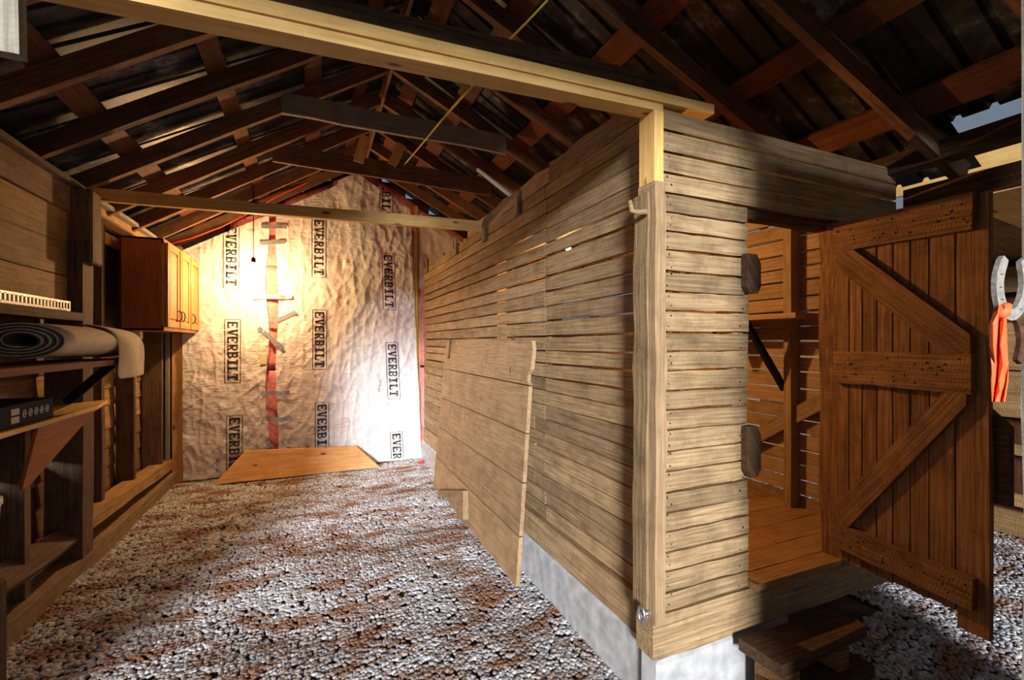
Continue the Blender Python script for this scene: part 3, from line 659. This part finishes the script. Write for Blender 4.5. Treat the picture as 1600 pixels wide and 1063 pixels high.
box('carton_body', (-1.42, 2.35, 1.124), (-1.225, 3.06, 1.225), 'carton', bx, .003)
for k in range(2): box('printed_label', (-1.226, 2.705, 1.142+k*.036), (-1.2235, 2.765, 1.170+k*.036), 'tanprint', bx, 0)
for k in range(5):
    yy = 2.805+k*.048; vs = [(0, .017*math.cos(a), .019*math.sin(a)) for a in [2*math.pi*i/14 for i in range(14)]]+[(0, .012*math.cos(a), .013*math.sin(a)) for a in [2*math.pi*i/14 for i in range(14)]]
    me = bpy.data.meshes.new('printed_icon'); me.from_pydata(vs, [], [(i, (i+1) % 14, 14+(i+1) % 14, 14+i) for i in range(14)]+[(14, 16, 21, 23)])
    link('printed_icon', me, 'greyprint', bx, Matrix.Translation((-1.2235, yy, 1.175)))
mr = empty('slotted_strip', (-1.41, 3.2, 1.69), label='galvanised slotted metal strip on the ledge above the carpet', cat='metal strip')
box('strip_base', (-1.45, 2.3, 1.692), (-1.37, 3.62, 1.697), 'steel', mr, 0)
box('strip_rail', (-1.373, 2.3, 1.692), (-1.37, 3.62, 1.705), 'steel', mr, 0); box('strip_rail', (-1.373, 2.3, 1.74), (-1.37, 3.62, 1.752), 'steel', mr, 0)
for k in range(38): box('strip_rung', (-1.373, 2.31+k*.035, 1.70), (-1.37, 2.323+k*.035, 1.745), 'steel', mr, 0)
q = onX(0, 880, -1.38)
o = lathe('bucket', [(.09, 0), (.105, .30), (.112, .31), (.112, .33), (.10, .33), (.09, .05)], (-1.24, 2.42, .555), 'white'); tag(o, 'white plastic pail at the left edge below the shelves', 'pail')
o = box('crate', (-1.35, 2.25, .02), (-1.14, 2.50, .553), 'dark', None, .01); tag(o, 'dark wooden crate under the white pail', 'crate')
# ---- leaning plank panel
def lean():
    P = [onZ(677, 757, .12), onZ(806, 918, .03)]
    BL, BR = Vector((1.10, 4.05, .05)), Vector((1.03, 2.62, .03))
    bl, br = onX(677, 757, 1.13), onX(806, 918, 1.06); tl, tr = onX(697, 531, 1.255), onX(831, 531, 1.25)
    t = empty('plank_panel', (bl+br)/2, label='wide panel of tan boards leaning against the crib side wall', cat='panel')
    n = (br-bl).cross(tl-bl).normalized()
    if n.x > 0: n = -n
    f = [0, .175, .235, .40, .60, .80, 1.0]
    f = [0, .19, .40, .60, .80, 1.0]
    for i in range(5):
        a0, a1 = bl.lerp(tl, f[i]), bl.lerp(tl, f[i+1]); b0, b1 = br.lerp(tr, f[i]), br.lerp(tr, f[i+1])
        g = .004*(a1-a0).normalized()
        pts = [a0+g, b0+g, b1-g, a1-g]
        if i == 4:
            e = (a1-a0); dl = (a1-b1).normalized()
            pts = [a0+g, b0+g, b0+e*.10+dl*.035, b0+e*.22+dl*.03, b0+e*.34-dl*.004, b0+e*.75-dl*.01, b0+e*.93+dl*.015, b1-g+dl*.06, a1-g-dl*.10, a0+e*.88-dl*.05, a0+e*.72]
        prism('board', pts, -n*.025, 'panel', t)
    up = (tr-br).normalized(); al = (bl-br).normalized()
    # iron strap at the top right, small one at the top left
    c = tr+al*.30+n*.006
    tube('iron_strap', [c-up*.22, c+up*.0, c+up*.02+al*.02, c+up*.035, c+up*.01-al*.02, c-up*.03], .008, 'rust', t, 6)
    c = tl-al*.22+n*.006; tube('iron_strap', [c-up*.2, c-up*.1, c+up*.0], .008, 'rust', t, 6)
    # L shaped handle block low down on the left
    def onP(u, v): r = ray(u, v); o = Vector((0, 0, EYE)); return o+r*((bl+n*.002-o).dot(n)/r.dot(n))
    prism('bracket', [onP(*p) for p in ((690, 766), (732, 767), (732, 812), (721, 810), (721, 778), (691, 777))], n*.045, 'panel', t)
lean()
# ---- small crib hardware
o = empty('wooden_peg', (1.20, 1.50, 1.96), label='bent wooden peg on the crib corner post', cat='peg')
a = onX(1012, 331, 1.195); tube('peg_arm', [a, a+Vector((-.03, .02, .0)), a+Vector((-.045, .04, .006)), a+Vector((-.05, .045, .05))], [.012, .011, .011, .009], 'panel', o, 8)
o = empty('eye_bolt', (1.2, 1.5, .43), label='galvanised eye bolt low on the crib corner', cat='bolt')
a = onX(1012, 958, 1.20); tube('bolt', [a+Vector((.04, 0, 0)), a+Vector((-.03, 0, 0))], .009, 'steel', o, 8)
tube('eye', [a+Vector((-.03, .0, 0))+Vector((0, .018*math.sin(q), -.0+.03*math.cos(q))) for q in [i*math.pi/6 for i in range(13)]], .007, 'steel', o, 6)
# ---- plank door
dr = empty('door_1', (2.33, 1.37, .42), label='open rough plank door with Z braces hinged on the crib', cat='door', kind='structure')
HN, EN = Vector((2.315, 1.385, 0)), Vector((2.245, .835, 0)); dd = (EN-HN); dl = dd.length; dx = dd.normalized(); dn = Vector((dx.y, -dx.x, 0))
if dn.x > 0: dn = -dn
ws_ = [.056, .058, .062, .064, .064, .066, .085, .10]; tot = sum(ws_); q = 0
for i, w in enumerate(ws_):
    w2 = w*dl/tot*1.03; c = HN+dx*(q+w2/2); q += w2
    plank('door_board', c+Vector((0, 0, .42 if i == 7 else .46+U(0, .02))), c+Vector((0, 0, 2.05)), w2-.007, .024, dn, 'door', dr, .0015, 6)
def rail(z0, z1, h, s0=0., s1=1.):
    plank('rail', HN+dx*dl*s0+dn*.026+Vector((0, 0, z0)), HN+dx*dl*s1+dn*.026+Vector((0, 0, z1)), h, .028, dn, 'door', dr, .003, 6)
rail(2.00, 1.985, .135, 0, .965); rail(1.385, 1.385, .145, 0, .96); rail(.585, .575, .115, 0, .97)
def brace(s0, z0, s1, z1, w=.085):
    plank('brace', HN+dx*dl*s0+dn*.024+Vector((0, 0, z0)), HN+dx*dl*s1+dn*.024+Vector((0, 0, z1)), w, .026, dn, 'door', dr, .002, 6)
def outline(name, pts, off=.012, th=.026):
    prism(name, [HN+dx*dl*a+dn*off+Vector((0, 0, b)) for a, b in pts], dn*th, 'door', dr)
outline('brace', [(.17, 1.93), (.95, 1.53), (.95, 1.46), (.80, 1.46), (.02, 1.86), (.02, 1.93)])
outline('brace', [(.02, .73), (.80, 1.31), (.93, 1.31), (.93, 1.27), (.13, .645), (.02, .645)])
for zz in (1.08,):
    prism('door_latch', [c+dx*.03+dn*-.012+Vector((0, 0, zz-.16)), c+dx*.09-dn*.012+Vector((0, 0, zz-.16)), c+dx*.09-dn*.012+Vector((0, 0, zz+.12)), c+dx*.03-dn*.012+Vector((0, 0, zz+.18))], -dn*.03, 'dark', dr)
def nails(name, spots, n, parent, r=.0035):
    n = Vector(n).normalized(); a = n.orthogonal().normalized(); b = n.cross(a); vs, fs = [], []
    for p in spots:
        p = Vector(p); i0 = len(vs); k = r*U(.7, 1.3)
        vs += [tuple(p+a*k*math.cos(q)+b*k*math.sin(q)*U(1, 1.8)) for q in [i*math.pi/3 for i in range(6)]]+[tuple(p+n*.0015)]
        fs += [(i0+i, i0+(i+1) % 6, i0+6) for i in range(6)]
    me = bpy.data.meshes.new(name); me.from_pydata(vs, [], fs); o = link(name, me, 'black', parent); o['kind'] = 'stuff'
sp = []
for a, b, k in ((1.945, 2.05, 26), (1.325, 1.445, 30), (.545, .615, 22)):
    sp += [HN+dx*dl*U(.03, .94)+dn*.0425+Vector((0, 0, U(a, b))) for _ in range(k)]
nails('nail_heads', sp, dn, dr, .0032)
nails('nail_heads', [(1.30+U(-.012, .012), YF-.0005, .45+i*.04+U(-.008, .008)) for i in range(48)]+[(1.70+U(-.012, .012), YF-.0005, .45+i*.08+U(-.02, .02)) for i in range(16)], (0, -1, 0), wf, .003)
nails('nail_heads', [(XC-.0005, y+U(-.012, .012), .46+i*.0425+U(-.01, .01)) for y in (1.56, 2.44, 2.50, 3.35, 4.2) for i in range(46)], (-1, 0, 0), ws, .003)
# ---- inside the crib: shelf on the right wall
o = empty('crib_shelf', (2.6, 2.2, 1.62), label='rough shelf with brace on the crib inner wall', cat='shelf')
plank('shelf_board', (2.62, 1.70, 1.655), (2.62, 2.55, 1.655), .32, .03, (0, 0, 1), 'panel', o)
prism('shelf_bracket', [(2.80, 2.30, 1.638), (2.48, 2.30, 1.638), (2.48, 2.30, 1.57), (2.60, 2.30, 1.44), (2.80, 2.30, 1.44)], (0, .03, 0), 'panel', o)
plank('shelf_brace', (2.50, 2.05, 1.63), (2.78, 2.0, 1.20), .035, .03, (0, 1, 0), 'black', o)
# ---- doorstep
o = empty('doorstep', (1.9, 1.2, 0), label='dark wooden two level step below the crib doorway', cat='step')
A, B, Cc, D = [onZ(u, v, .27) for u, v in ((1154, 997), (1297, 952), (1355, 977), (1222, 1041))]
prism('tread', [A, B, Cc, D], (0, 0, -.05), 'dark', o)
e1, e2 = (B-A), (D-A)
for s in (.10, .62):
    p = A+e1*s+e2*.15; prism('riser_block', [p-Vector((0, 0, .05)), p+e1*.12-Vector((0, 0, .05)), p+e1*.12+e2*.75-Vector((0, 0, .05)), p+e2*.75-Vector((0, 0, .05))], (0, 0, -.19), 'door', o)
prism('lower_tread', [p+Vector((0, 0, -.13)) for p in (A+e2*.45+e1*.05, A+e1*.95+e2*.45, A+e1*.95+e2*1.05, A+e2*1.15+e1*.05)], (0, 0, -.05), 'dark', o)
# ---- horseshoes and ribbon on the post
def horseshoe(name, c, w, h, right, up, mat, label, tilt=0):
    t = empty(name, c, label=label, cat='horseshoe'); c = Vector(c); nrm = right.cross(up).normalized()
    P = []
    for i in range(25):
        s = i/24; a = math.radians(-215+250*s) if False else math.pi*(1.18-1.0*0) 
        th = math.radians(152)-math.radians(-1)*0
        ang = math.radians(140-(-1)*0) 
        a = math.radians(135)+math.radians(270)*s
        P.append((w*math.cos(a)*(1-.12*max(0, math.sin(a))), h*math.sin(a)))
    vs, fs = [], []
    for i, (x, y) in enumerate(P):
        x2, y2 = P[min(i+1, 24)]; x1, y1 = P[max(i-1, 0)]; tx, ty = x2-x1, y2-y1; l = math.hypot(tx, ty); nx, ny = -ty/l, tx/l
        ww = .011 if 0 < i < 24 else .008
        for a, b in ((-1, -1), (1, -1), (1, 1), (-1, 1)):
            vs.append(tuple(c+right*(x+nx*ww*a)+up*(y+ny*ww*a)+nrm*(.004*b)))
    for i in range(24):
        for j in range(4): fs.append((i*4+j, i*4+(j+1) % 4, i*4+4+(j+1) % 4, i*4+4+j))
    fs += [(3, 2, 1, 0), (96, 97, 98, 99)]
    me = bpy.data.meshes.new('shoe_plate'); me.from_pydata(vs, [], fs); link('shoe_plate', me, mat, t)
    for i in (3, 5, 7, 9, 15, 17, 19, 21):
        x, y = P[i]; q = c+right*x+up*y+nrm*.0045
        o2 = lathe('nail_hole', [(.003, 0), (.0025, .0012)], q, 'rust', t, 6); q2 = c+right*x+up*y-nrm*.0055; lathe('nail_hole', [(.003, 0), (.0025, .0012)], q2, 'rust', t, 6)
    return t
DS = .92
def near(u, v, d=DS): return Vector((0, 0, EYE))+ray(u, v)*d
rt = Vector((_c, -_s, 0)); upv = Vector((0, 0, 1))
horseshoe('horseshoe', near(1580, 441, .86), .041, .062, (rt*.95+Vector((_s, _c, 0))*.3).normalized(), (upv+rt*.05).normalized(), 'shoe', 'worn grey horseshoe with nail holes above the orange ribbon')
horseshoe('horseshoe', near(1575, 533, .88), .044, .058, (rt*.95+Vector((_s, _c, 0))*.3).normalized(), (-upv).normalized(), 'rust', 'rusty horseshoe hanging behind the orange ribbon')
def ribbon():
    t = empty('ribbon', near(1562, 485, .83), label='bright orange ribbon tied to the grey horseshoe', cat='ribbon')
    prof = [(1563, 478, 7), (1562, 490, 10), (1560, 505, 11), (1560, 540, 12.5), (1562, 570, 13), (1562, 596, 13.5), (1561, 612, 12), (1560, 628, 10.5)]
    vs, fs = [], []
    for i, (u, v, w) in enumerate(prof):
        for k in range(7):
            s = k/6*2-1; p = near(u+s*w, v, .83+.008*math.sin(k*1.9+i*.9)); vs.append(tuple(p))
    for i in range(len(prof)-1):
        for k in range(6): q = i*7+k; fs.append((q, q+1, q+8, q+7))
    me = bpy.data.meshes.new('ribbon_tail'); me.from_pydata(vs, [], fs); o = link('ribbon_tail', me, 'orange', t); o.modifiers.new('t', 'SOLIDIFY').thickness = .0015
    c = near(1565, 486, .83); tube('ribbon_knot', [c+Vector((0, 0, .012))+rt*.012, c+rt*.004, c-rt*.006-Vector((0, 0, .01))], [.006, .011, .009], 'orange', t, 8)
ribbon()
for o in bpy.data.objects:
    for k in ('_w', '_m', 'sh', 'y'):
        if k in o: del o[k]
